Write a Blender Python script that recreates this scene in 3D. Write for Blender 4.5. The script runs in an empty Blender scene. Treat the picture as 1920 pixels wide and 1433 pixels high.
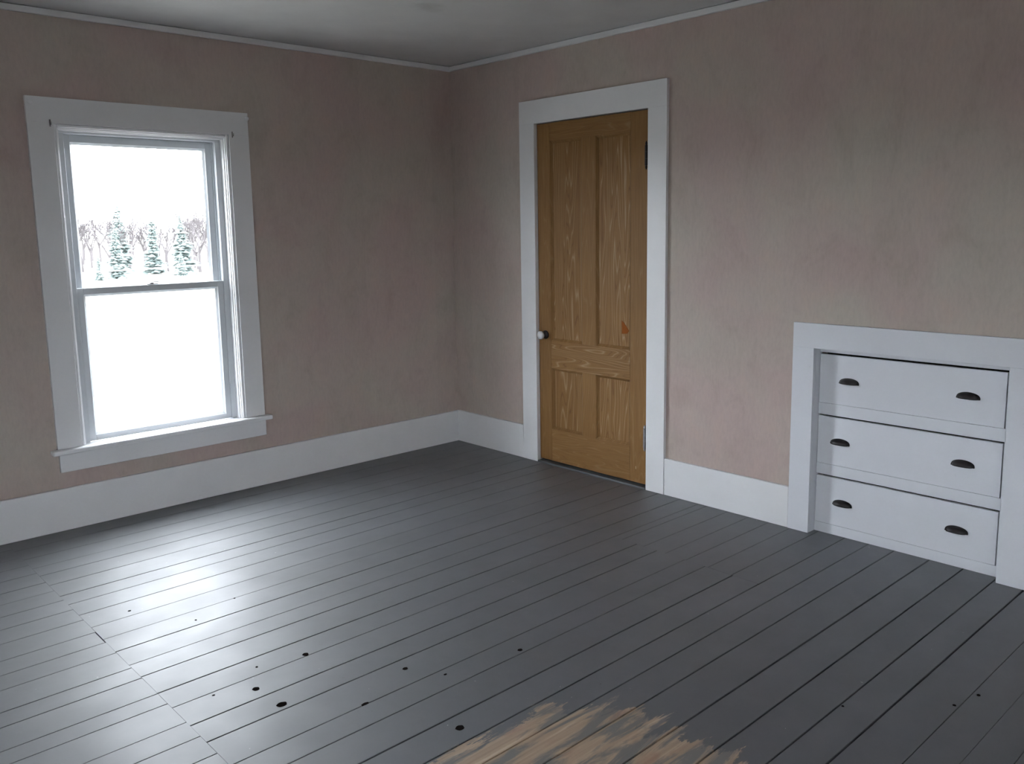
import bpy, bmesh, math, random
from mathutils import Vector, Matrix

# ------------------------------------------------------------------ camera
SC = bpy.context.scene
COL = SC.collection
IMG_W, IMG_H = 1920.0, 1433.0
FOC = 1620.2279
YAW, PITCH, ROLL = 0.7510, 0.1465, -0.0154
CAM = Vector((-3.6436, -4.5059, 1.4379))
PP = (10.73, -52.39)                       # principal point offset in pixels

cam = bpy.data.cameras.new('camera')
cam.sensor_fit = 'HORIZONTAL'
cam.sensor_width = 36.0
cam.lens = 36.0 * FOC / IMG_W
cam.shift_x = -PP[0] / IMG_W
cam.shift_y = PP[1] / IMG_W
cam.clip_start = 0.05
cam.clip_end = 2000
co = bpy.data.objects.new('camera', cam)
COL.objects.link(co)
fw = Vector((math.sin(YAW) * math.cos(PITCH), math.cos(YAW) * math.cos(PITCH), -math.sin(PITCH)))
rt = Vector((math.cos(YAW), -math.sin(YAW), 0))
up = rt.cross(fw)
r2 = rt * math.cos(ROLL) + up * math.sin(ROLL)
u2 = -rt * math.sin(ROLL) + up * math.cos(ROLL)
M = Matrix((r2, u2, -fw)).transposed().to_4x4()
M.translation = CAM
co.matrix_world = M
SC.camera = co

# ------------------------------------------------------------------ light
SKY_STRENGTH = 23.0
SKY_COLOUR = (0.94, 0.975, 1.06, 1)
w = bpy.data.worlds.new('overcast_sky')
SC.world = w
w.use_nodes = True
bg = w.node_tree.nodes['Background']
bg.inputs['Color'].default_value = SKY_COLOUR
bg.inputs['Strength'].default_value = SKY_STRENGTH

vs = SC.view_settings
vs.view_transform = 'Standard'
vs.look = 'None'
vs.gamma = 1.0
vs.use_curve_mapping = False
vs.exposure = 0.0

# ------------------------------------------------------------------ room sizes (metres)
H = 2.46            # ceiling
XW, YS = -5.4, -6.7  # far sides of the room behind the camera
TH = 0.15           # wall thickness
GROUND = -3.0       # the room is on the upper floor
WIN_X = -1.9595

rnd = random.Random(7)

# ------------------------------------------------------------------ node helpers
def new_mat(name):
    m = bpy.data.materials.new(name)
    m.use_nodes = True
    nt = m.node_tree
    return m, nt, nt.nodes['Principled BSDF']

def node(nt, typ, **kw):
    n = nt.nodes.new(typ)
    for k, v in kw.items():
        if k.startswith('i_'):
            n.inputs[k[2:].replace('_', ' ')].default_value = v
        else:
            setattr(n, k, v)
    return n

def link(nt, a, b):
    nt.links.new(a, b)

def ramp(nt, fac, stops):
    r = nt.nodes.new('ShaderNodeValToRGB')
    els = r.color_ramp.elements
    while len(els) > 1:
        els.remove(els[-1])
    els[0].position = stops[0][0]
    els[0].color = stops[0][1]
    for p, c in stops[1:]:
        e = els.new(p)
        e.color = c
    link(nt, fac, r.inputs['Fac'])
    return r.outputs['Color']

def mixc(nt, fac, a, b, blend='MIX'):
    m = nt.nodes.new('ShaderNodeMix')
    m.data_type = 'RGBA'
    m.blend_type = blend
    A, B, F = m.inputs[6], m.inputs[7], m.inputs[0]
    for sock, val in ((F, fac), (A, a), (B, b)):
        if isinstance(val, (int, float, tuple)):
            sock.default_value = val
        else:
            link(nt, val, sock)
    return m.outputs[2]

def math_(nt, op, a, b=None, c=None, clamp=False):
    m = nt.nodes.new('ShaderNodeMath')
    m.operation = op
    m.use_clamp = clamp
    for i, val in enumerate((a, b, c)):
        if val is None:
            continue
        if isinstance(val, (int, float)):
            m.inputs[i].default_value = val
        else:
            link(nt, val, m.inputs[i])
    return m.outputs[0]

def world_pos(nt):
    return nt.nodes.new('ShaderNodeNewGeometry').outputs['Position']

def obj_pos(nt):
    return nt.nodes.new('ShaderNodeTexCoord').outputs['Object']

def scaled(nt, vec, s, loc=(0, 0, 0)):
    mp = nt.nodes.new('ShaderNodeMapping')
    mp.inputs['Scale'].default_value = s
    mp.inputs['Location'].default_value = loc
    link(nt, vec, mp.inputs['Vector'])
    return mp.outputs['Vector']

def noise(nt, vec, scale, detail=3, rough=0.5, dist=0.0):
    n = nt.nodes.new('ShaderNodeTexNoise')
    n.inputs['Scale'].default_value = scale
    n.inputs['Detail'].default_value = detail
    n.inputs['Roughness'].default_value = rough
    n.inputs['Distortion'].default_value = dist
    link(nt, vec, n.inputs['Vector'])
    return n.outputs['Fac']

def bump(nt, bsdf, h, strength, dist):
    b = nt.nodes.new('ShaderNodeBump')
    b.inputs['Strength'].default_value = strength
    b.inputs['Distance'].default_value = dist
    link(nt, h, b.inputs['Height'])
    link(nt, b.outputs['Normal'], bsdf.inputs['Normal'])

def g(v):
    return (v, v, v, 1)

# ------------------------------------------------------------------ materials
def mat_paint(name, col, rough=0.45, dirt=0.10, scale=6.0, bumpy=0.15):
    m, nt, b = new_mat(name)
    p = world_pos(nt)
    n1 = noise(nt, p, scale, 5, 0.6)
    n2 = noise(nt, p, 55.0, 3, 0.6)
    c = ramp(nt, n1, [(0.30, (col[0] * (1 - dirt), col[1] * (1 - dirt), col[2] * (1 - dirt), 1)),
                      (0.60, (*col, 1))])
    spots = ramp(nt, n2, [(0.70, g(0.0)), (0.80, g(0.35))])
    c = mixc(nt, spots, c, (col[0] * .7, col[1] * .68, col[2] * .65, 1))
    link(nt, c, b.inputs['Base Color'])
    b.inputs['Roughness'].default_value = rough
    bump(nt, b, noise(nt, p, 30.0, 4, 0.6), bumpy, 0.003)
    return m

def mat_plain(name, col, rough=0.5, metal=0.0):
    m, nt, b = new_mat(name)
    p = obj_pos(nt)
    n = noise(nt, p, 40.0, 3)
    c = ramp(nt, n, [(0.3, (col[0] * .8, col[1] * .8, col[2] * .8, 1)), (0.7, (*col, 1))])
    link(nt, c, b.inputs['Base Color'])
    b.inputs['Roughness'].default_value = rough
    b.inputs['Metallic'].default_value = metal
    return m

def mat_wallpaper():
    m, nt, b = new_mat('mottled_wallpaper')
    p = world_pos(nt)
    big = noise(nt, p, 1.6, 3, 0.55, 0.4)
    med = noise(nt, scaled(nt, p, (1, 1, 0.6)), 7.0, 5, 0.65, 0.6)
    fine = noise(nt, scaled(nt, p, (1, 1, 0.35)), 70.0, 4, 0.65)
    c = ramp(nt, big, [(0.36, (0.530, 0.474, 0.415, 1)), (0.50, (0.538, 0.455, 0.405, 1)), (0.64, (0.540, 0.430, 0.395, 1))])
    c2 = ramp(nt, med, [(0.30, (0.91, 0.90, 0.88, 1)), (0.52, (1, 1, 1, 1)), (0.72, (1.04, 1.0, 0.97, 1))])
    c = mixc(nt, 1.0, c, c2, 'MULTIPLY')
    c3 = ramp(nt, fine, [(0.30, g(0.90)), (0.60, g(1.0))])
    c = mixc(nt, 0.8, c, c3, 'MULTIPLY')
    # lengths of paper 0.53 m wide: each roll a hair lighter or darker
    sx = nt.nodes.new('ShaderNodeSeparateXYZ')
    link(nt, p, sx.inputs[0])
    s = math_(nt, 'ADD', sx.outputs[0], sx.outputs[1])
    k = math_(nt, 'FLOOR', math_(nt, 'MULTIPLY', math_(nt, 'ADD', s, 1.757 + 53.0), 1 / 0.53))
    wn = nt.nodes.new('ShaderNodeTexWhiteNoise')
    wn.noise_dimensions = '1D'
    link(nt, k, wn.inputs['W'])
    tone = math_(nt, 'ADD', math_(nt, 'MULTIPLY', wn.outputs['Value'], 0.05), 0.95)
    comb = nt.nodes.new('ShaderNodeCombineColor')
    for i in range(3):
        link(nt, tone, comb.inputs[i])
    c = mixc(nt, 1.0, c, comb.outputs[0], 'MULTIPLY')
    link(nt, c, b.inputs['Base Color'])
    b.inputs['Roughness'].default_value = 0.62
    b.inputs['Specular IOR Level'].default_value = 0.3
    bump(nt, b, fine, 0.12, 0.002)
    return m

def mat_floor():
    m, nt, b = new_mat('grey_floor_paint')
    p = world_pos(nt)
    sep = nt.nodes.new('ShaderNodeSeparateXYZ')
    link(nt, p, sep.inputs[0])
    grain = noise(nt, scaled(nt, p, (2.0, 26, 26)), 1.0, 6, 0.65, 0.5)
    cloud = noise(nt, p, 2.3, 4, 0.6)
    speck = noise(nt, p, 48.0, 2, 0.5)
    oi = nt.nodes.new('ShaderNodeObjectInfo')
    paint = ramp(nt, cloud, [(0.30, (0.054, 0.060, 0.066, 1)), (0.70, (0.068, 0.073, 0.087, 1))])
    tone = math_(nt, 'ADD', math_(nt, 'MULTIPLY', oi.outputs['Random'], 0.16), 0.92)
    cc = nt.nodes.new('ShaderNodeCombineColor')
    for i in range(3):
        link(nt, tone, cc.inputs[i])
    paint = mixc(nt, 1.0, paint, cc.outputs[0], 'MULTIPLY')
    dots = ramp(nt, speck, [(0.765, g(0)), (0.785, g(1))])
    paint = mixc(nt, dots, paint, (0.03, 0.03, 0.032, 1))
    flecks = ramp(nt, noise(nt, scaled(nt, p, (1, 1, 1), (3.1, 7.7, 0)), 60.0, 2, 0.5), [(0.775, g(0)), (0.79, g(1))])
    paint = mixc(nt, flecks, paint, (0.32, 0.32, 0.31, 1))
    # patch where the paint is worn down to bare pine (a rounded oblong with a ragged edge)
    wob = noise(nt, scaled(nt, p, (4.5, 22.0, 1)), 1.0, 6, 0.7, 0.4)
    wob2 = noise(nt, scaled(nt, p, (1.0, 1.0, 1), (5, 2, 0)), 3.5, 4, 0.6)
    px = math_(nt, 'ABSOLUTE', math_(nt, 'ADD', sep.outputs[0], 2.40))
    py = math_(nt, 'ABSOLUTE', math_(nt, 'ADD', sep.outputs[1], 3.12))
    qx = math_(nt, 'DIVIDE', px, 0.60)
    qy = math_(nt, 'DIVIDE', py, 0.365)
    d = math_(nt, 'ADD', math_(nt, 'POWER', qx, 4.0), math_(nt, 'POWER', qy, 4.0))
    d = math_(nt, 'POWER', d, 0.25)
    d = math_(nt, 'ADD', d, math_(nt, 'MULTIPLY', math_(nt, 'SUBTRACT', wob, 0.5), 0.85))
    d = math_(nt, 'ADD', d, math_(nt, 'MULTIPLY', math_(nt, 'SUBTRACT', oi.outputs['Random'], 0.5), 0.16))
    d = math_(nt, 'ADD', d, math_(nt, 'MULTIPLY', math_(nt, 'SUBTRACT', wob2, 0.5), 0.35))
    d = math_(nt, 'SUBTRACT', d, 0.08)
    bare = ramp(nt, d, [(0.965, g(1)), (0.985, g(0))])
    streak = noise(nt, scaled(nt, p, (3.4, 20, 1), (1.7, 3.3, 0)), 1.0, 6, 0.65, 0.8)
    rem = ramp(nt, streak, [(0.46, g(0)), (0.56, g(0.92))])
    wood = ramp(nt, noise(nt, scaled(nt, p, (3, 60, 1)), 1.0, 5, 0.6, 0.3),
                [(0.3, (0.31, 0.20, 0.115, 1)), (0.6, (0.43, 0.30, 0.19, 1)), (0.75, (0.58, 0.46, 0.33, 1))])
    reds = noise(nt, scaled(nt, p, (6, 14, 1), (9, 4, 0)), 1.0, 3, 0.5)
    wood = mixc(nt, ramp(nt, reds, [(0.56, g(0)), (0.7, g(0.55))]), wood, (0.30, 0.13, 0.07, 1))
    wood = mixc(nt, rem, wood, (0.105, 0.108, 0.108, 1))
    col = mixc(nt, bare, paint, wood)
    link(nt, col, b.inputs['Base Color'])
    rb = ramp(nt, noise(nt, p, 5.0, 5, 0.65), [(0.3, g(0.58)), (0.7, g(0.70))])
    rb = mixc(nt, bare, rb, g(0.62))
    link(nt, rb, b.inputs['Roughness'])
    b.inputs['IOR'].default_value = 2.2
    b.inputs['Coat Weight'].default_value = 0.30
    b.inputs['Coat Roughness'].default_value = 0.38
    b.inputs['Coat IOR'].default_value = 1.5
    hgt = math_(nt, 'ADD', math_(nt, 'MULTIPLY', grain, 0.6), math_(nt, 'MULTIPLY', noise(nt, p, 14.0, 3), 0.6))
    bump(nt, b, hgt, 0.14, 0.004)
    return m

def mat_pine(name, axis, figure=1.0):
    """varnished pine; axis 'z' grain upright, 'y' grain along a rail"""
    m, nt, b = new_mat(name)
    p = obj_pos(nt)
    oi = nt.nodes.new('ShaderNodeObjectInfo')
    sh = math_(nt, 'MULTIPLY', oi.outputs['Random'], 13.0)
    shv = nt.nodes.new('ShaderNodeCombineXYZ')
    for i in range(3):
        link(nt, sh, shv.inputs[i])
    add = nt.nodes.new('ShaderNodeVectorMath')
    add.operation = 'ADD'
    link(nt, p, add.inputs[0])
    link(nt, shv.outputs[0], add.inputs[1])
    pv = add.outputs[0]
    s = (1, 5.2, 0.42) if axis == 'z' else (1, 0.75, 6.0)
    q = scaled(nt, pv, s)
    n = noise(nt, q, 1.15, 2.5, 0.45, 0.35)
    rings = math_(nt, 'FRACT', math_(nt, 'MULTIPLY', n, 30.0))
    tri = math_(nt, 'ABSOLUTE', math_(nt, 'SUBTRACT', math_(nt, 'MULTIPLY', rings, 2.0), 1.0))
    light = (0.330, 0.195, 0.092, 1)
    midc = (0.270, 0.146, 0.052, 1)
    dark = (0.205, 0.102, 0.036, 1)
    c = ramp(nt, tri, [(0.0, dark), (0.18, midc), (0.70, midc), (0.88, light), (1.0, (0.40, 0.27, 0.15, 1))])
    c = mixc(nt, figure, midc, c)
    s2 = (1, 60, 2.5) if axis == 'z' else (1, 2.5, 60)
    f = noise(nt, scaled(nt, pv, s2), 2.0, 4, 0.6)
    c = mixc(nt, 0.7, c, ramp(nt, f, [(0.3, (0.80, 0.76, 0.70, 1)), (0.65, (1, 1, 1, 1))]), 'MULTIPLY')
    cl = noise(nt, pv, 2.0, 3)
    c = mixc(nt, 0.6, c, ramp(nt, cl, [(0.3, (0.82, 0.78, 0.72, 1)), (0.7, (1.05, 1.05, 1.05, 1))]), 'MULTIPLY')
    link(nt, c, b.inputs['Base Color'])
    b.inputs['Roughness'].default_value = 0.52
    b.inputs['Specular IOR Level'].default_value = 0.22
    bump(nt, b, tri, 0.05, 0.001)
    return m

def mat_glass():
    m = bpy.data.materials.new('window_glass')
    m.use_nodes = True
    nt = m.node_tree
    nt.nodes.clear()
    out = nt.nodes.new('ShaderNodeOutputMaterial')
    tr = nt.nodes.new('ShaderNodeBsdfTransparent')
    tr.inputs[0].default_value = (0.97, 0.985, 0.98, 1)
    gl = nt.nodes.new('ShaderNodeBsdfGlossy')
    gl.inputs['Roughness'].default_value = 0.02
    lw = nt.nodes.new('ShaderNodeLayerWeight')
    lw.inputs['Blend'].default_value = 0.5
    fr = math_(nt, 'ADD', math_(nt, 'MULTIPLY', math_(nt, 'POWER', lw.outputs['Facing'], 5.0), 0.85), 0.035)
    mx = nt.nodes.new('ShaderNodeMixShader')
    link(nt, fr, mx.inputs[0])
    link(nt, tr.outputs[0], mx.inputs[1])
    link(nt, gl.outputs[0], mx.inputs[2])
    link(nt, mx.outputs[0], out.inputs['Surface'])
    return m

def mat_field():
    m, nt, b = new_mat('dry_field')
    p = world_pos(nt)
    n = noise(nt, scaled(nt, p, (0.10, 0.32, 1)), 1.0, 6, 0.65)
    n2 = noise(nt, scaled(nt, p, (0.02, 0.03, 1)), 1.0, 3, 0.5)
    c = ramp(nt, n, [(0.30, (0.044, 0.043, 0.036, 1)), (0.43, (0.20, 0.195, 0.175, 1)), (0.7, (0.26, 0.255, 0.235, 1))])
    c = mixc(nt, ramp(nt, n2, [(0.5, g(0)), (0.7, g(0.5))]), c, (0.23, 0.225, 0.21, 1))
    link(nt, c, b.inputs['Base Color'])
    b.inputs['Roughness'].default_value = 1.0
    b.inputs['Specular IOR Level'].default_value = 0.0
    return m

MAT = {}
MAT['wall'] = mat_wallpaper()
MAT['ceiling'] = mat_paint('ceiling_plaster', (0.68, 0.68, 0.675), 0.8, 0.10, 2.2, 0.3)
def stain_ceiling(m, x, y, rx, ry):
    nt = m.node_tree
    b = nt.nodes['Principled BSDF']
    old = b.inputs['Base Color'].links[0].from_socket
    p = world_pos(nt)
    sep = nt.nodes.new('ShaderNodeSeparateXYZ')
    link(nt, p, sep.inputs[0])
    qx = math_(nt, 'POWER', math_(nt, 'ABSOLUTE', math_(nt, 'DIVIDE', math_(nt, 'SUBTRACT', sep.outputs[0], x), rx)), 2.0)
    qy = math_(nt, 'POWER', math_(nt, 'ABSOLUTE', math_(nt, 'DIVIDE', math_(nt, 'SUBTRACT', sep.outputs[1], y), ry)), 2.0)
    d = math_(nt, 'ADD', math_(nt, 'ADD', qx, qy), math_(nt, 'MULTIPLY', noise(nt, p, 9.0, 4, 0.6), 1.2))
    f = ramp(nt, d, [(0.55, g(0.38)), (1.5, g(0.0))])
    link(nt, mixc(nt, f, old, (0.34, 0.34, 0.30, 1)), b.inputs['Base Color'])
stain_ceiling(MAT['ceiling'], -1.04, -1.14, 0.16, 0.13)
MAT['trim'] = mat_paint('white_trim_paint', (0.83, 0.835, 0.85), 0.38, 0.05, 3.0, 0.10)
MAT['cabinet'] = mat_paint('white_cabinet_paint', (0.74, 0.755, 0.80), 0.45, 0.04, 3.0, 0.08)
MAT['vinyl'] = mat_paint('white_sash_paint', (0.68, 0.71, 0.74), 0.42, 0.05, 9.0, 0.05)
MAT['floor'] = mat_floor()
MAT['threshold'] = mat_paint('grey_threshold_paint', (0.105, 0.118, 0.122), 0.42, 0.2, 9.0, 0.2)
MAT['sub'] = mat_plain('dark_subfloor', (0.020, 0.013, 0.009), 0.9)
MAT['pine_z'] = mat_pine('varnished_pine_upright', 'z')
MAT['pine_y'] = mat_pine('varnished_pine_level', 'y')
MAT['pine_plain'] = mat_pine('varnished_pine_plain', 'z', 0.25)
MAT['pine_rail'] = mat_pine('varnished_pine_rail_plain', 'y', 0.35)
MAT['iron'] = mat_plain('dark_bronze', (0.020, 0.016, 0.017), 0.42, 0.35)
MAT['steel'] = mat_plain('painted_hinge_metal', (0.33, 0.32, 0.33), 0.35, 0.7)
MAT['porcelain'] = mat_plain('white_porcelain', (0.70, 0.71, 0.72), 0.10)
MAT['glass'] = mat_glass()
MAT['dark'] = mat_plain('shade_dark_wood', (0.05, 0.04, 0.03), 0.9)  # shade put into the wood colour so the drawer gaps read black
MAT['knot'] = mat_plain('dark_knot', (0.016, 0.013, 0.012), 0.7)
MAT['knot'].node_tree.nodes['Principled BSDF'].inputs['Specular IOR Level'].default_value = 0.0
MAT['repair'] = mat_plain('orange_wood_patch', (0.28, 0.082, 0.014), 0.7)
MAT['repair'].node_tree.nodes['Principled BSDF'].inputs['Specular IOR Level'].default_value = 0.12
MAT['chip'] = mat_plain('bare_chip', (0.62, 0.48, 0.30), 0.6)
MAT['field'] = mat_field()
MAT['needles'] = mat_plain('conifer_needles', (0.105, 0.132, 0.124), 0.9)
MAT['bark'] = mat_plain('conifer_bark', (0.045, 0.038, 0.034), 0.95)
MAT['twig'] = mat_plain('bare_twigs', (0.068, 0.060, 0.061), 0.95)
MAT['wire'] = mat_plain('wire_sheath', (0.25, 0.25, 0.25), 0.5)
MAT['pole'] = mat_plain('weathered_pole', (0.08, 0.07, 0.06), 0.9)

# ------------------------------------------------------------------ mesh helpers
def add_box(bm, x, y, z, bev=0.0, seg=1):
    x0, x1 = sorted(x); y0, y1 = sorted(y); z0, z1 = sorted(z)
    v = [bm.verts.new(c) for c in ((x0, y0, z0), (x1, y0, z0), (x1, y1, z0), (x0, y1, z0),
                                   (x0, y0, z1), (x1, y0, z1), (x1, y1, z1), (x0, y1, z1))]
    fs = [bm.faces.new([v[i] for i in q]) for q in
          ((0, 3, 2, 1), (4, 5, 6, 7), (0, 1, 5, 4), (1, 2, 6, 5), (2, 3, 7, 6), (3, 0, 4, 7))]
    if bev > 0:
        es = list({e for f in fs for e in f.edges})
        bmesh.ops.bevel(bm, geom=es, offset=bev, segments=seg, affect='EDGES', profile=0.5)
    return bm

def box(x, y, z, bev=0.0, seg=1):
    return add_box(bmesh.new(), x, y, z, bev, seg)

def add_prism(bm, pts, axis, a, b):
    """closed polygon pts (2D) swept along axis from a to b"""
    def P(p, t):
        if axis == 'x':
            return (t, p[0], p[1])
        if axis == 'y':
            return (p[0], t, p[1])
        return (p[0], p[1], t)
    A = [bm.verts.new(P(p, a)) for p in pts]
    B = [bm.verts.new(P(p, b)) for p in pts]
    bm.faces.new(A)
    bm.faces.new(B[::-1])
    n = len(pts)
    for i in range(n):
        bm.faces.new((A[i], B[i], B[(i + 1) % n], A[(i + 1) % n]))
    bmesh.ops.recalc_face_normals(bm, faces=bm.faces[:])
    return bm

def add_lathe(bm, prof, origin, axis, seg=20):
    """profile [(t, r)] turned about axis through origin"""
    ax = Vector(axis).normalized()
    e1 = ax.orthogonal().normalized()
    e2 = ax.cross(e1)
    o = Vector(origin)
    rings = []
    for t, r in prof:
        rings.append([bm.verts.new(o + ax * t + (e1 * math.cos(2 * math.pi * k / seg) + e2 * math.sin(2 * math.pi * k / seg)) * max(r, 1e-5))
                      for k in range(seg)])
    for a, b in zip(rings, rings[1:]):
        for k in range(seg):
            bm.faces.new((a[k], a[(k + 1) % seg], b[(k + 1) % seg], b[k]))
    bm.faces.new(rings[0][::-1])
    bm.faces.new(rings[-1])
    bmesh.ops.recalc_face_normals(bm, faces=bm.faces[:])
    return bm

def add_tube(bm, a, b, ra, rb, n=3):
    a, b = Vector(a), Vector(b)
    d = (b - a)
    if d.length < 1e-6:
        return bm
    d.normalize()
    e1 = d.orthogonal().normalized()
    e2 = d.cross(e1)
    A = [bm.verts.new(a + (e1 * math.cos(6.2832 * k / n) + e2 * math.sin(6.2832 * k / n)) * ra) for k in range(n)]
    B = [bm.verts.new(b + (e1 * math.cos(6.2832 * k / n) + e2 * math.sin(6.2832 * k / n)) * rb) for k in range(n)]
    for k in range(n):
        bm.faces.new((A[k], A[(k + 1) % n], B[(k + 1) % n], B[k]))
    bm.faces.new(A[::-1])
    bm.faces.new(B)
    return bm

def obj(name, bm, mat, parent=None, off=(0, 0, 0), smooth=False):
    me = bpy.data.meshes.new(name)
    if off != (0, 0, 0):
        bmesh.ops.translate(bm, verts=bm.verts[:], vec=(-off[0], -off[1], -off[2]))
    bm.to_mesh(me)
    bm.free()
    me.materials.append(MAT[mat])
    if smooth:
        for p in me.polygons:
            p.use_smooth = True
    o = bpy.data.objects.new(name, me)
    COL.objects.link(o)
    if parent is not None:
        o.parent = parent
    return o

def empty(name, loc, rz=0.0):
    o = bpy.data.objects.new(name, None)
    o.empty_display_size = 0.2
    COL.objects.link(o)
    o.location = loc
    o.rotation_euler = (0, 0, rz)
    return o

def tag(o, label=None, cat=None, group=None, kind=None):
    if label: o['label'] = label
    if cat: o['category'] = cat
    if group: o['group'] = group
    if kind: o['kind'] = kind
    return o

def wall_mesh(along, a0, a1, z0, z1, p0, p1, holes):
    """slab with rectangular holes; along 'x' or 'y'; p0 room face, p1 outer face"""
    us = sorted({a0, a1, *[h[0] for h in holes], *[h[1] for h in holes]})
    zs = sorted({z0, z1, *[h[2] for h in holes], *[h[3] for h in holes]})
    us = [u for u in us if a0 <= u <= a1]
    zs = [z for z in zs if z0 <= z <= z1]
    bm = bmesh.new()
    vd = {}
    def V(u, z, p):
        k = (u, z, p)
        if k not in vd:
            vd[k] = bm.verts.new((u, p, z) if along == 'x' else (p, u, z))
        return vd[k]
    solid = {}
    for i in range(len(us) - 1):
        for j in range(len(zs) - 1):
            cu, cz = (us[i] + us[i + 1]) / 2, (zs[j] + zs[j + 1]) / 2
            solid[(i, j)] = not any(h[0] < cu < h[1] and h[2] < cz < h[3] for h in holes)
    for (i, j), s in solid.items():
        if not s:
            continue
        u0, u1, c0, c1 = us[i], us[i + 1], zs[j], zs[j + 1]
        for p in (p0, p1):
            bm.faces.new((V(u0, c0, p), V(u1, c0, p), V(u1, c1, p), V(u0, c1, p)))
        for di, dj, (ua, za, ub, zb) in ((-1, 0, (u0, c0, u0, c1)), (1, 0, (u1, c0, u1, c1)),
                                         (0, -1, (u0, c0, u1, c0)), (0, 1, (u0, c1, u1, c1))):
            if not solid.get((i + di, j + dj), False):
                bm.faces.new((V(ua, za, p0), V(ub, zb, p0), V(ub, zb, p1), V(ua, za, p1)))
    bmesh.ops.recalc_face_normals(bm, faces=bm.faces[:])
    return bm

# ------------------------------------------------------------------ room shell
WIN_HOLE = (-0.46, 0.46, 0.375, 1.985)
def hole_at(c):
    return (c + WIN_HOLE[0], c + WIN_HOLE[1], WIN_HOLE[2], WIN_HOLE[3])

DOOR_Y = (-1.632, -0.790)
DOOR_Z = 2.031
CAB_Y = (-3.402, -2.591)
CAB_Z = 0.872
FRONT_WINDOWS = [-4.2]     # centres (y) of windows in the wall facing the door wall
BACK_WINDOWS = [-4.3]           # centres (x) of windows in the wall facing the window wall

tag(obj('wall_left', wall_mesh('x', XW - TH, TH, -0.05, H + 0.05, 0.0, TH, [hole_at(WIN_X)]), 'wall'),
    'pinkish beige mottled wallpaper wall around the bright window', 'wall', kind='structure')
tag(obj('wall_right', wall_mesh('y', YS - TH, 0.0, -0.05, H + 0.05, 0.0, TH,
                                [(DOOR_Y[0] - .03, DOOR_Y[1] + .03, -0.05, DOOR_Z + .03), (CAB_Y[0] - .02, CAB_Y[1] + .02, -0.05, CAB_Z + .02)]), 'wall'),
    'pinkish beige mottled wallpaper wall holding the pine door and drawers', 'wall', kind='structure')
tag(obj('wall_back', wall_mesh('x', XW - TH, TH, -0.05, H + 0.05, YS, YS - TH, [hole_at(c) for c in BACK_WINDOWS]), 'wall'),
    'wallpapered wall facing the window wall, behind the viewer', 'wall', kind='structure')
tag(obj('wall_front', wall_mesh('y', YS, 0.0, -0.05, H + 0.05, XW, XW - TH, [hole_at(c) for c in FRONT_WINDOWS]), 'wall'),
    'wallpapered wall facing the door wall, behind the viewer', 'wall', kind='structure')
tag(obj('ceiling', box((XW - TH, TH), (YS - TH, TH), (H, H + 0.10)), 'ceiling'),
    'dull white plaster ceiling with faint grey stains', 'ceiling', kind='structure')
# unseen shell added behind the door and the drawers (keeps both openings dark)
bm = bmesh.new()
add_box(bm, (1.05, 1.10), (-3.80, -0.25), (-0.05, 2.50))
add_box(bm, (TH, 1.05), (-3.80, -3.75), (-0.05, 2.50))
add_box(bm, (TH, 1.05), (-0.30, -0.25), (-0.05, 2.50))
add_box(bm, (TH, 1.05), (-3.75, -0.30), (2.45, 2.50))
add_box(bm, (TH, 1.05), (-3.75, -0.30), (-0.10, -0.03))
tag(obj('wall_light_block', bm, 'dark'), 'added light-blocking shell behind the pine door', 'wall', kind='structure')

# ------------------------------------------------------------------ floor boards
floor = obj('floor', box((XW - TH, TH), (YS - TH, TH), (-0.10, -0.019)), 'sub')
tag(floor, 'grey painted wide board floor with a worn bare patch', 'floor', kind='structure')

JOINT = -2.752      # line where boards from the left butt against the long ones
MAIN = [0.0, -0.155, -0.300, -0.443, -0.555, -0.693, -0.842, -0.950, -1.082, -1.226, -1.357, -1.484, -1.615, -1.722,
        -1.863, -1.980, -2.115, -2.229, -2.380, -2.484, -2.620, -2.743, -2.854, -2.970, -3.120, -3.258,
        -3.390, -3.503, -3.643, -3.750, -3.850, -3.975, -4.10, -4.235, -4.36, -4.50, -4.62, -4.76, -4.88,
        -5.01, -5.15, -5.27, -5.40, -5.53, -5.66, -5.79, -5.91, -6.03, -6.17, -6.29, -6.42, -6.55, -6.7]
LEFT = [0.0, -0.12, -0.26, -0.385, -0.51, -0.645, -0.765, -0.89, -1.01, -1.136, -1.276, -1.386, -1.492, -1.638, -1.730,
        -1.865, -1.945, -2.088, -2.187, -2.30, -2.43, -2.555, -2.68, -2.80, -2.93, -3.06, -3.18, -3.31, -3.44,
        -3.57, -3.69, -3.82, -3.95, -4.08, -4.20, -4.33, -4.46, -4.59, -4.72, -4.85, -4.97, -5.10, -5.23,
        -5.36, -5.49, -5.61, -5.74, -5.87, -6.0, -6.12, -6.26, -6.38, -6.51, -6.7]
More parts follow.
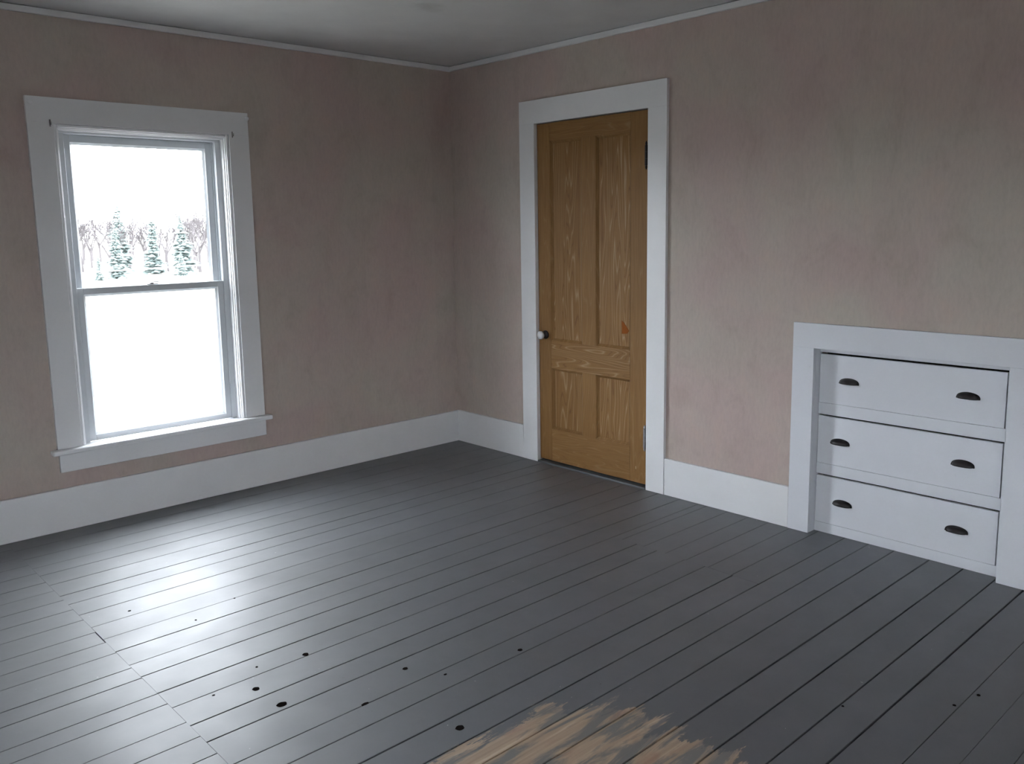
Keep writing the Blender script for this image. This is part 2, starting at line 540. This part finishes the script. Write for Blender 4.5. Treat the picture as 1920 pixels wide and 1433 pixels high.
# short boards near the drawers start at x = -0.69
SHORT = [-2.030, -2.155, -2.275, -2.385, -2.500, -2.615, -2.738]
S_TOP, S_BOT = -1.980, -2.743
planks = []
def plank(x0, x1, ya, yb, gap_a, gap_b):
    """ya > yb; gap = half width of the open joint on each side"""
    dz = rnd.uniform(-0.0007, 0.0)
    bm = box((x0 + rnd.uniform(0, .0006), x1 - rnd.uniform(0, .0006)), (yb + gap_b, ya - gap_a), (-0.019, dz))
    es = [e for e in bm.edges if abs(e.verts[0].co.x - e.verts[1].co.x) > 0.01 and e.verts[0].co.z > -0.01]
    bmesh.ops.bevel(bm, geom=es, offset=0.0012, segments=1, affect='EDGES', profile=0.5)
    # a touch of cupping and tilt so neighbouring boards catch the light differently
    t = rnd.uniform(-0.0016, 0.0016)
    yc = (ya + yb) / 2
    for v in bm.verts:
        if v.co.z > -0.01:
            v.co.z += (v.co.y - yc) * t * 3
    p = obj('plank', bm, 'floor', floor)
    planks.append((x0, x1, ya, yb, p))
    return p

WIDE = {-1.484: .0022, -1.863: .0020, -2.115: .0021, -2.229: .0022, -2.620: .0026, -2.743: .0024, -2.854: .0022, -2.970: .0026,
        -3.120: .0027, -3.258: .0024, -3.390: .0023, -3.503: .0028}
THIN = {-1.226: .0006, -1.357: .0005, -0.155: .0004, -0.30: .0004, -0.443: .0005, -2.484: .0012, -3.643: .0007, -3.850: .0006, -3.750: .0003,
        -1.980: .0016}
def gp(y):
    return WIDE.get(y, THIN.get(y, 0.0013))
for i in range(len(MAIN) - 1):
    a, b = MAIN[i], MAIN[i + 1]
    if S_BOT - .001 <= b and a <= S_TOP + .001:
        plank(JOINT, -0.69, a, b, gp(a), gp(b))
    else:
        plank(JOINT, 0.058, a, b, gp(a), gp(b))
ys = [S_TOP] + SHORT[:-1] + [S_BOT]
for a, b in zip(ys, ys[1:]):
    plank(-0.69, 0.058, a, b, 0.0009, 0.0009)
for a, b in zip(LEFT, LEFT[1:]):
    e = -0.0035 if abs(a + 1.276) < .001 else 0.0
    plank(XW, JOINT + e, a, b, 0.0009, 0.0009)

# knots and knot holes in the boards
def knot(x, y, rx, ry):
    for x0, x1, ya, yb, p in planks:
        if x0 <= x <= x1 and yb <= y <= ya:
            break
    bm = bmesh.new()
    n = 14
    rim = [bm.verts.new((x + rx * math.cos(6.2832 * k / n) * (1 + .12 * math.sin(k * 2.3)), y + ry * math.sin(6.2832 * k / n), 0.0005)) for k in range(n)]
    bot = [bm.verts.new((x + rx * 1.2 * math.cos(6.2832 * k / n), y + ry * 1.2 * math.sin(6.2832 * k / n), -0.004)) for k in range(n)]
    bm.faces.new(rim)
    for k in range(n):
        bm.faces.new((rim[k], bot[k], bot[(k + 1) % n], rim[(k + 1) % n]))
    obj('knot', bm, 'knot', p)
for k in ((-2.517, -2.059, .011, .012), (-2.502, -2.199, .016, .013), (-2.290, -1.968, .010, .010), (-2.104, -2.289, .009, .008),
          (-1.748, -2.464, .009, .008), (-2.192, -2.680, .013, .012), (-2.318, -2.377, .012, .006), (-2.033, -2.412, .006, .004),
          (-2.63, -2.00, .005, .004), (-2.45, -1.93, .004, .004), (-1.30, -3.40, .004, .004), (-0.95, -3.66, .006, .005), (-1.06, -3.63, .005, .005),
          (-2.26, -1.36, .004, .004), (-2.45, -1.44, .004, .004), (-2.60, -1.18, .006, .005)):
    knot(*k)

# ------------------------------------------------------------------ baseboards and ceiling strip
BT = 0.020
def baseboard(name, x, y, z, label):
    tag(obj(name, box(x, y, z, 0.003, 2), 'trim'), label, 'baseboard', kind='structure')
baseboard('baseboard_left', (XW, 0.0), (-BT, 0.0), (0.0, 0.208), 'tall white baseboard running under the window')
baseboard('baseboard_corner', (-BT, 0.0), (-0.664, -BT), (0.0, 0.211), 'short white baseboard between room corner and pine door')
baseboard('baseboard_right', (-BT, 0.0), (-2.4865, -1.756), (0.0, 0.200), 'white baseboard between pine door and built-in drawers')
baseboard('baseboard_drawers', (-BT, 0.0), (YS, -3.513), (0.0, 0.200), 'white baseboard beyond the built-in drawers')
baseboard('baseboard_back', (XW, -BT), (YS, YS + BT), (0.0, 0.208), 'white baseboard behind the viewer')
baseboard('baseboard_front', (XW, XW + BT), (YS + BT, -BT), (0.0, 0.208), 'white baseboard facing the door wall')
def strip(name, x, y, label):
    tag(obj(name, box(x, y, (2.429, H - 0.002), 0.004, 2), 'trim'), label, 'trim', kind='structure')
strip('trim_1', (XW, 0.0), (-0.022, 0.0), 'narrow white ceiling strip above the window')
strip('trim_2', (-0.022, 0.0), (YS, -0.022), 'narrow white ceiling strip above the pine door')
strip('trim_3', (XW, -0.022), (YS, YS + 0.022), 'narrow white ceiling strip behind the viewer')
strip('trim_4', (XW, XW + 0.022), (YS + 0.022, -0.022), 'narrow white ceiling strip facing the door wall')

# ------------------------------------------------------------------ window
def build_window(name, loc, rz, label):
    W = empty(name, loc, rz)
    tag(W, label, 'window', kind='structure')
    T = 'trim'
    # flat casing boards
    obj('casing', box((-0.539, -0.427), (-0.020, 0.0), (0.405, 1.946), 0.001), T, W)
    obj('casing', box((0.427, 0.539), (-0.020, 0.0), (0.405, 1.946), 0.001), T, W)
    obj('casing', box((-0.539, 0.539), (-0.020, 0.0), (1.946, 2.064), 0.001), T, W)
    # stool and apron
    st = bmesh.new()
    add_box(st, (-0.569, 0.571), (-0.052, 0.0), (0.380, 0.404), 0.006, 3)
    add_box(st, (-0.459, 0.459), (0.0, 0.0495), (0.380, 0.404))
    obj('stool', st, T, W)
    obj('apron', box((-0.534, 0.544), (-0.018, 0.0), (0.288, 0.380), 0.002), T, W)
    # stop mouldings: a rounded bead and a deeper step
    def stop(side):
        b = bmesh.new()
        s = side
        add_box(b, (s * 0.427, s * 0.412), (-0.013, 0.010), (0.404, 1.946), 0.005, 3)
        add_box(b, (s * 0.415, s * 0.407), (-0.004, 0.012), (0.404, 1.938), 0.003, 2)
        add_box(b, (s * 0.459, s * 0.402), (0.0100, 0.0415), (0.4045, 1.9205))
        add_box(b, (s * 0.459, s * 0.4125), (0.0005, 0.0095), (0.4045, 1.9320))
        obj('stop_moulding', b, T, W)
    stop(-1); stop(1)
    b = bmesh.new()
    add_box(b, (-0.412, 0.412), (-0.013, 0.010), (1.931, 1.946), 0.005, 3)
    add_box(b, (-0.407, 0.407), (-0.004, 0.012), (1.925, 1.934), 0.003, 2)
    add_box(b, (-0.459, 0.459), (0.010, 0.0415), (1.921, 1.984))
    add_box(b, (-0.459, 0.459), (0.0005, 0.0095), (1.9325, 1.984))
    obj('stop_moulding', b, T, W)
    # frame with parting ridge between the two sash tracks
    f = bmesh.new()
    for s in (-1, 1):
        add_box(f, (s * 0.459, s * 0.3725), (0.042, 0.047), (0.404, 1.9095), 0.001)
        add_box(f, (s * 0.459, s * 0.3755), (0.047, 0.149), (0.3965, 1.9095))
        add_box(f, (s * 0.3755, s * 0.3650), (0.0785, 0.0835), (0.404, 1.9095), 0.001)
    add_box(f, (-0.459, 0.459), (0.042, 0.149), (1.910, 1.984))
    add_box(f, (-0.459, 0.459), (0.050, 0.149), (0.376, 0.396))
    obj('frame', f, 'vinyl', W)
    obj('exterior_sill', box((-0.52, 0.52), (0.149, 0.21), (0.345, 0.385), 0.004), 'trim', W)
    # sashes
    def sash(y0, y1, z0, z1, stile, bot, top, pane_y):
        X = 0.374
        b = bmesh.new()
        add_box(b, (-X, -X + stile), (y0, y1), (z0, z1), 0.002)
        add_box(b, (X - stile, X), (y0, y1), (z0, z1), 0.002)
        add_box(b, (-X + stile - .001, X - stile + .001), (y0, y1), (z0, z0 + bot), 0.002)
        add_box(b, (-X + stile - .001, X - stile + .001), (y0, y1), (z1 - top, z1), 0.002)
        o = obj('sash', b, 'vinyl', W)
        # sloped glazing beads
        gb = bmesh.new()
        gx, g0, g1 = X - stile, z0 + bot, z1 - top
        add_prism(gb, [(-gx, y0 + .006), (-gx, pane_y), (-gx + .011, pane_y)], 'z', g0, g1)
        add_prism(gb, [(gx, y0 + .006), (gx - .011, pane_y), (gx, pane_y)], 'z', g0, g1)
        add_prism(gb, [(y0 + .006, g0), (pane_y, g0), (pane_y, g0 + .010)], 'x', -gx, gx)
        add_prism(gb, [(y0 + .006, g1), (pane_y, g1 - .010), (pane_y, g1)], 'x', -gx, gx)
        obj('glazing_bead', gb, 'vinyl', o)
        obj('pane', box((-gx - .004, gx + .004), (pane_y, pane_y + .003), (g0 - .004, g1 + .004)), 'glass', o)
        return o
    up_s = sash(0.0845, 0.1145, 1.128, 1.909, 0.040, 0.034, 0.036, 0.101)
    lo_s = sash(0.0478, 0.0778, 0.405, 1.171, 0.033, 0.030, 0.033, 0.064)
    # sash lock: base, turning cam and little lever
    lk = bmesh.new()
    add_box(lk, (-0.032, 0.026), (0.052, 0.070), (1.171, 1.175), 0.001)
    add_lathe(lk, [(0, .012), (.005, .012), (.008, .008), (.009, .001)], (-0.006, 0.061, 1.175), (0, 0, 1), 14)
    add_box(lk, (-0.004, 0.030), (0.056, 0.062), (1.181, 1.185), 0.001)
    obj('sash_lock', lk, 'steel', lo_s)
    return W

win = build_window('window_1', (WIN_X, 0, 0), 0.0, 'white sash window glowing with daylight, view of field and trees')
# small old curtain hooks left on the casing
for sx, zz in ((-0.442, 1.948), (0.445, 1.948)):
    b = bmesh.new()
    add_box(b, (sx - .003, sx + .003), (-0.024, -0.020), (zz - .018, zz + .014), 0.001)
    add_tube(b, (sx, -0.023, zz - .006), (sx, -0.036, zz - .010), .002, .002, 6)
    add_tube(b, (sx, -0.036, zz - .010), (sx, -0.038, zz + .004), .002, .0015, 6)
    obj('curtain_hook', b, 'steel', win)
for sx in (-0.520, 0.532):
    b = bmesh.new()
    add_lathe(b, [(0, .011), (.006, .011), (.010, .008), (.011, .001)], (sx, -0.020, 2.035), (0, -1, 0), 12)
    obj('casing_button', b, 'trim', win)

wn = 2
for c in FRONT_WINDOWS:
    build_window('window_%d' % wn, (XW, c, 0), math.pi / 2, 'white sash window in the wall facing the pine door')
    wn += 1
for c in BACK_WINDOWS:
    build_window('window_%d' % wn, (c, YS, 0), math.pi, 'white sash window in the wall behind the viewer')
    wn += 1

# ------------------------------------------------------------------ pine door
DB = (0.0, (DOOR_Y[0] + DOOR_Y[1]) / 2, 0.0)
door = empty('door_1', DB)
tag(door, 'varnished four-panel pine door in a flat white casing', 'door', kind='structure')
def dpart(name, bm, mat, parent=None, smooth=False):
    return obj(name, bm, mat, parent or door, DB, smooth)
# casing boards and jamb
dpart('casing', box((-.020, 0), (-0.790, -0.665), (0, 2.031), 0.001), 'trim')
dpart('casing', box((-.020, 0), (-1.753, -1.632), (0, 2.031), 0.001), 'trim')
dpart('casing', box((-.020, 0), (-1.753, -0.665), (2.031, 2.165), 0.001), 'trim')
jb = bmesh.new()
add_box(jb, (0.0, TH), (-0.788, -0.760), (0, DOOR_Z + .03))
add_box(jb, (0.0, TH), (-1.662, -1.634), (0, DOOR_Z + .03))
add_box(jb, (0.0, TH), (-1.634, -0.788), (DOOR_Z + .002, DOOR_Z + .03))
add_box(jb, (0.046, 0.060), (-0.800, -0.788), (0, DOOR_Z + .002))
add_box(jb, (0.046, 0.060), (-1.634, -1.622), (0, DOOR_Z + .002))
add_box(jb, (0.046, 0.060), (-1.622, -0.800), (DOOR_Z - .010, DOOR_Z + .002))
dpart('jamb', jb, 'trim')
dpart('threshold', box((-0.022, TH), (-1.631, -0.791), (-0.010, 0.010), 0.003, 2), 'threshold')
# leaf
FX, BX = 0.004, 0.042
Y0, Y1 = -0.792, -1.630
ZB, ZT = 0.020, 2.027
SL, SR = -0.893, -1.500          # inner edges of the stiles
ML, MR = -1.145, -1.249          # mullion
RB, RL0, RL1, RT = 0.217, 0.593, 0.758, 1.925
dpart('stile', box((FX, BX), (SL, Y0), (ZB, ZT), 0.0015), 'pine_plain')
dpart('stile', box((FX, BX), (Y1, SR), (ZB, ZT), 0.0015), 'pine_plain')
dpart('rail', box((FX, BX), (SR, SL), (ZB, RB), 0.0008), 'pine_rail')
dpart('rail', box((FX, BX), (SR, SL), (RL0, RL1), 0.0008), 'pine_y')
dpart('rail', box((FX, BX), (SR, SL), (RT, ZT), 0.0008), 'pine_rail')
dpart('mullion', box((FX, BX), (MR, ML), (RB, RL0), 0.0008), 'pine_plain')
dpart('mullion', box((FX, BX), (MR, ML), (RL1, RT), 0.0008), 'pine_plain')
for ya, yb in ((SL, ML), (MR, SR)):
    for za, zb in ((RB, RL0), (RL1, RT)):
        dpart('panel', box((FX + .015, BX - .012), (yb, ya), (za, zb)), 'pine_z')
        # ovolo moulding round the panel
        mb = bmesh.new()
        rows = []
        for dx, inset in [(0.001, 0.0), (0.003, 0.004), (0.009, 0.008), (0.012, 0.013), (0.0151, 0.015)]:
            rows.append([mb.verts.new((FX + dx, yy, zz)) for yy, zz in
                         ((ya - inset, za + inset), (yb + inset, za + inset), (yb + inset, zb - inset), (ya - inset, zb - inset))])
        for r0, r1 in zip(rows, rows[1:]):
            for k in range(4):
                mb.faces.new((r0[k], r0[(k + 1) % 4], r1[(k + 1) % 4], r1[k]))
        bmesh.ops.recalc_face_normals(mb, faces=mb.faces[:])
        dpart('panel_moulding', mb, 'pine_plain')
# knob on its dark rose
KY, KZ = -0.848, 0.792
rb_ = bmesh.new()
add_lathe(rb_, [(0, .026), (.004, .026), (.009, .018), (.014, .011), (.030, .0105)], (FX, KY, KZ), (-1, 0, 0), 24)
dpart('knob_rose', rb_, 'iron', smooth=True)
kb = bmesh.new()
add_lathe(kb, [(.026, .010), (.028, .0155), (.034, .0225), (.043, .0260), (.051, .0235), (.057, .0165), (.0595, .008), (.060, .001)], (FX, KY, KZ), (-1, 0, 0), 28)
dpart('door_knob', kb, 'porcelain', smooth=True)
# two loose-pin butt hinges with pointed finials
for zc, hm in ((1.795, 'iron'), (0.283, 'steel')):
    hb = bmesh.new()
    hy, hx = -1.6115, -0.0050
    z0, z1 = zc - .052, zc + .052
    add_lathe(hb, [(0, .0075), (.0335, .0075)], (hx, hy, z0), (0, 0, 1), 12)
    add_lathe(hb, [(0, .0075), (.0335, .0075)], (hx, hy, z0 + .0352), (0, 0, 1), 12)
    add_lathe(hb, [(0, .0075), (.0335, .0075)], (hx, hy, z0 + .0704), (0, 0, 1), 12)
    add_lathe(hb, [(0, .0035), (.006, .0062), (.012, .0055), (.020, .002), (.022, .0005)], (hx, hy, z1), (0, 0, 1), 12)
    add_lathe(hb, [(0, .0035), (.006, .0062), (.012, .0055), (.020, .002), (.022, .0005)], (hx, hy, z0), (0, 0, -1), 12)
    add_box(hb, (hx, FX + .001), (hy - .002, hy + .010), (z0, z1))
    dpart('hinge', hb, hm)
# darker orange repair patch and a small bare chip in the varnish
rp = bmesh.new()
pts = [(-1.429, 0.915), (-1.445, 0.905), (-1.482, 0.861), (-1.468, 0.846), (-1.429, 0.842), (-1.431, 0.865)]
add_prism(rp, pts, 'x', FX + .0140, FX + .0155)
dpart('wood_patch', rp, 'repair')
dpart('varnish_chip', box((FX - .0005, FX + .001), (-1.547, -1.5435), (0.096, 0.112)), 'chip')

# ------------------------------------------------------------------ built-in drawers
CBASE = (0.0, -3.0, 0.0)
cab = empty('built_in_drawers', CBASE)
tag(cab, 'white built-in chest of three drawers set low into the wall', 'drawers')
def cpart(name, bm, mat, parent=None, smooth=False):
    return obj(name, bm, mat, parent or cab, CBASE, smooth)
cpart('casing', box((-.021, 0), (-2.591, -2.4870), (0, 0.872), 0.001), 'cabinet')
cpart('casing', box((-.021, 0), (-3.512, -3.402), (0, 0.872), 0.001), 'cabinet')
cpart('casing', box((-.021, 0), (-3.512, -2.4870), (0.872, 0.985), 0.001), 'cabinet')
FXC = 0.040
# lining of the opening and the carcass behind it
lb = bmesh.new()
add_box(lb, (0.0, FXC + .02), (-2.591, -2.571), (0, 0.892))
add_box(lb, (0.0, FXC + .02), (-3.422, -3.402), (0, 0.892))
add_box(lb, (0.0, FXC + .02), (-3.402, -2.591), (0.872, 0.892))
cpart('opening_lining', lb, 'cabinet')
cc = bmesh.new()
add_box(cc, (FXC + .02, 0.55), (-2.570, -2.555), (-0.02, 0.90))
add_box(cc, (FXC + .02, 0.55), (-3.440, -3.425), (-0.02, 0.90))
add_box(cc, (FXC + .02, 0.55), (-3.440, -2.555), (0.895, 0.91))
add_box(cc, (0.55, 0.565), (-3.440, -2.555), (-0.02, 0.91))
cpart('carcass', cc, 'dark')
# face rails between drawers
DY0, DY1 = -2.5935, -3.377
for za, zb in ((0.0, 0.0465), (0.2795, 0.3305), (0.5615, 0.6155), (0.8500, 0.8715)):
    cpart('face_rail', box((FXC, FXC + .02), (-3.4015, -2.5915), (za, zb), 0.001), 'cabinet')
cpart('face_stile', box((FXC, FXC + .02), (-3.4015, -3.381), (0.0465, 0.851), 0.001), 'cabinet')

def cup_pull(yc, zc, face):
    """half-bowl bin pull, open below, with a thin back flange and turned lip"""
    bm = bmesh.new()
    a, h, d = 0.042, 0.024, 0.024
    NU, NV = 18, 7
    def pt(u, v, k=1.0):
        cu = math.cos(u)
        su = abs(math.sin(u)) ** 0.8
        yy = a * k * math.copysign(abs(cu) ** 0.85, cu)
        return (face - d * k * su * math.sin(v) ** 0.8, yc + yy, zc - .012 + h * k * su * math.cos(v))
    for k, flip in ((1.0, False), (0.92, True)):
        grid = [[bm.verts.new(pt(math.pi * i / NU, 0.02 + (math.pi / 2 - 0.02) * j / NV, k)) for j in range(NV + 1)] for i in range(NU + 1)]
        for i in range(NU):
            for j in range(NV):
                q = (grid[i][j], grid[i + 1][j], grid[i + 1][j + 1], grid[i][j + 1])
                bm.faces.new(q[::-1] if flip else q)
        if not flip:
            outer = grid
        else:
            for i in range(NU):
                bm.faces.new((outer[i][NV], outer[i + 1][NV], grid[i + 1][NV], grid[i][NV]))
    bmesh.ops.remove_doubles(bm, verts=bm.verts[:], dist=1e-6)
    # flange: thin half-oval plate behind the bowl
    fl = []
    for i in range(NU + 1):
        u = math.pi * i / NU
        fl.append((yc + 0.0465 * math.cos(u), zc - .012 + 0.0265 * abs(math.sin(u)) ** 0.75))
    add_prism(bm, fl, 'x', face - .0018, face - .0001)
    # squared foot pieces at both ends of the lip
    for s in (-1, 1):
        add_box(bm, (face - .006, face), (yc + s * .036, yc + s * .046), (zc - .013, zc - .007), 0.001)
    return bm

DR = [(0.6165, 0.8410, ((-2.734, 0.728), (-3.237, 0.731))),
      (0.3315, 0.5540, ((-2.703, 0.445), (-3.232, 0.447))),
      (0.0475, 0.2715, ((-2.725, 0.160), (-3.223, 0.162)))]
for i, (za, zb, pulls) in enumerate(DR):
    bm = bmesh.new()
    add_box(bm, (FXC - .001, FXC + .019), (DY1, DY0), (za, zb), 0.0018, 2)
    dr = cpart('drawer', bm, 'cabinet')
    bm = bmesh.new()
    add_box(bm, (FXC + .019, 0.50), (DY0 - .012, DY0 - .024), (za + .01, zb - .03))
    add_box(bm, (FXC + .019, 0.50), (DY1 + .012, DY1 + .024), (za + .01, zb - .03))
    add_box(bm, (FXC + .019, 0.50), (DY1 + .024, DY0 - .024), (za + .012, za + .020))
    add_box(bm, (0.488, 0.50), (DY1 + .024, DY0 - .024), (za + .02, zb - .03))
    cpart('drawer_box', bm, 'dark', dr)
    for yc, zc in pulls:
        cpart('cup_pull', cup_pull(yc, zc, FXC - .001), 'iron', dr, True)['label'] = 'dark bronze cup pull'

# ------------------------------------------------------------------ outside: field, trees, wire
fb = bmesh.new()
add_box(fb, (-500, 700), (-500, 900), (GROUND - 1.0, GROUND))
tag(obj('ground', fb, 'field'), 'pale open field seen through the window', 'field', kind='structure')

def conifer_meshes(seed, h, r):
    R = random.Random(seed)
    bm = bmesh.new()
    add_tube(bm, (0, 0, -0.05), (0, 0, h * 0.97), 0.018 * h, 0.003 * h, 6)
    tr = bpy.data.meshes.new('trunk'); bm.to_mesh(tr); bm.free(); tr.materials.append(MAT['bark'])
    bm = bmesh.new()
    n = 42
    for i in range(n):
        t = (i + R.uniform(-.2, .2)) / n
        z = h * (0.04 + 0.95 * t)
        rad = r * (1 - t) ** 0.8 * R.uniform(0.55, 1.15) + 0.10
        m = 9 if t < 0.7 else 6
        a0 = R.uniform(0, 6.28)
        for k in range(m):
            a = a0 + 6.2832 * k / m + R.uniform(-.25, .25)
            L = rad * R.uniform(0.45, 1.2)
            d = Vector((math.cos(a), math.sin(a), 0))
            s = Vector((-math.sin(a), math.cos(a), 0))
            base = Vector((0, 0, z))
            mid = base + d * L * 0.55 + Vector((0, 0, -0.12 * L))
            tip = base + d * L + Vector((0, 0, -0.22 * L))
            wd = 0.26 * L + 0.05
            hgt = Vector((0, 0, 0.10 * L + 0.05))
            vb = bm.verts.new(base); vt = bm.verts.new(tip)
            v1 = bm.verts.new(mid + s * wd - hgt * .6); v2 = bm.verts.new(mid - s * wd - hgt * .6); v3 = bm.verts.new(mid + hgt)
            for q in ((vb, v1, v3), (vb, v3, v2), (v1, vt, v3), (v3, vt, v2), (vb, v2, v1), (v1, v2, vt)):
                bm.faces.new(q)
    fo = bpy.data.meshes.new('foliage'); bm.to_mesh(fo); bm.free(); fo.materials.append(MAT['needles'])
    return tr, fo

def bare_mesh(seed, h):
    R = random.Random(seed)
    bm = bmesh.new()
    def grow(p, d, L, r, depth):
        q = p + d * L
        add_tube(bm, p, q, r, r * 0.68, 4 if depth > 3 else 3)
        if depth == 0:
            return
        for k in range(3 if depth > 2 else 4):
            nd = (d + Vector((R.uniform(-1, 1), R.uniform(-1, 1), R.uniform(-.25, .75))) * 0.62).normalized()
            st = p + d * L * R.uniform(0.55, 1.0)
            grow(st, nd, L * R.uniform(0.55, 0.80), r * 0.60, depth - 1)
    grow(Vector((0, 0, -0.05)), Vector((R.uniform(-.08, .08), R.uniform(-.08, .08), 1)).normalized(), h * 0.34, h * 0.020, 5)
    me = bpy.data.meshes.new('branches'); bm.to_mesh(me); bm.free(); me.materials.append(MAT['twig'])
    return me

CON = [conifer_meshes(11 + i, 8.0, (1.9, 1.6, 2.2)[i]) for i in range(3)]
BARE = [bare_mesh(31 + i, 7.0) for i in range(4)]

def conifer(x, y, h, kind, label, group=None, rz=0.0, lean=0.0):
    e = empty('conifer_tree', (x, y, GROUND), rz)
    s = h / 8.0
    e.scale = (s, s, s)
    e.rotation_euler = (0, lean, rz)
    tag(e, label, 'tree', group)
    for nm, me in zip(('trunk', 'foliage'), CON[kind]):
        o = bpy.data.objects.new(nm, me)
        COL.objects.link(o)
        o.parent = e

def bare(x, y, h, kind, rz):
    o = bpy.data.objects.new('bare_tree', BARE[kind])
    COL.objects.link(o)
    o.location = (x, y, GROUND)
    o.rotation_euler = (0, 0, rz)
    s = h / 7.0
    o.scale = (s, s, s)
    tag(o, 'leafless pale tree in the distant tree line beyond the field', 'tree', 'leafless trees beyond the field')

FIXED = [(29.8, 95.0, 8.2, 0, 'tallest dark green conifer beyond the field', 0.3, 0.0),
         (31.6, 90.2, 7.0, 1, 'leaning conifer beside the tallest conifer beyond the field', 1.3, -0.08),
         (33.0, 86.0, 6.4, 2, 'broad bushy conifer beyond the field, wider than its neighbours', 2.3, 0.0),
         (31.2, 82.0, 2.5, 2, 'low conifer at the foot of the broad bushy conifer', 0.9, 0.0),
         (25.7, 84.0, 5.3, 0, 'slim mid-sized conifer in front of the tallest conifer', 0.1, 0.0),
         (23.4, 82.0, 2.7, 1, 'small young conifer beside the slim mid-sized conifer', 0.7, 0.0)]
spots = []
for x, y, h, k, lab, rz, ln in FIXED:
    conifer(x, y, h, k, lab, None, rz, ln)
    spots.append((x, y, 0.27 * h))
tr = random.Random(5)
def free_spot(xr, yr, r):
    for _ in range(400):
        x, y = tr.uniform(*xr), tr.uniform(*yr)
        if all(math.hypot(x - a, y - b) > r + c for a, b, c in spots):
            spots.append((x, y, r))
            return x, y
    return None
for i in range(14):
    xr = (-25, 19) if i % 2 else (39, 85)
    h = tr.uniform(5, 8.5)
    q = free_spot(xr, (84, 104), 0.27 * h)
    if q:
        conifer(q[0], q[1], h, i % 3, 'conifer further along the tree line beyond the field', 'conifers further along the tree line', tr.uniform(0, 6))
for i in range(84):
    h = tr.uniform(6.0, 9.5)
    if i < 56:
        y0 = 84 + 1.5 * i
        xc = -3.6 + 33.2 * (y0 + 4.5) / 99.5
        q = free_spot((xc - 0.11 * y0, xc + 0.11 * y0), (y0 - 3, y0 + 3), 0.27 * h)
    else:
        q = free_spot((-30, 90), (82, 128), 0.30 * h)
    if q:
        bare(q[0], q[1], h, i % 4, tr.uniform(0, 6))

# utility wire on two poles out in the yard
PA, PB = Vector((-9.0, 8.0, 0.0)), Vector((13.0, 8.0, 0.0))
for p, lb_ in ((PA, 'weathered wooden utility pole in the yard, west end of the wire'), (PB, 'weathered wooden utility pole in the yard, east end of the wire')):
    b = bmesh.new()
    add_tube(b, (0, 0, -0.3), (0, 0, 4.6), 0.13, 0.10, 12)
    o = obj('utility_pole', b, 'pole')
    o.location = (p.x, p.y, GROUND)
    tag(o, lb_, 'pole', 'utility poles in the yard')
b = bmesh.new()
N = 40
def wz(t):
    x = PA.x + (PB.x - PA.x) * t
    return 0.919 + (x - 0.12) * 0.0258 + ((2 * t - 1) ** 2 - 0.1) * 0.10
prev = None
for i in range(N + 1):
    t = 0.0062 + 0.9876 * i / N
    q = Vector((PA.x + (PB.x - PA.x) * t, 8.0, wz(t)))
    if prev is not None:
        add_tube(b, prev, q, 0.009, 0.009, 5)
    prev = q
tag(obj('utility_wire', b, 'wire'), 'thin pale utility wire crossing in front of the tree line', 'wire')
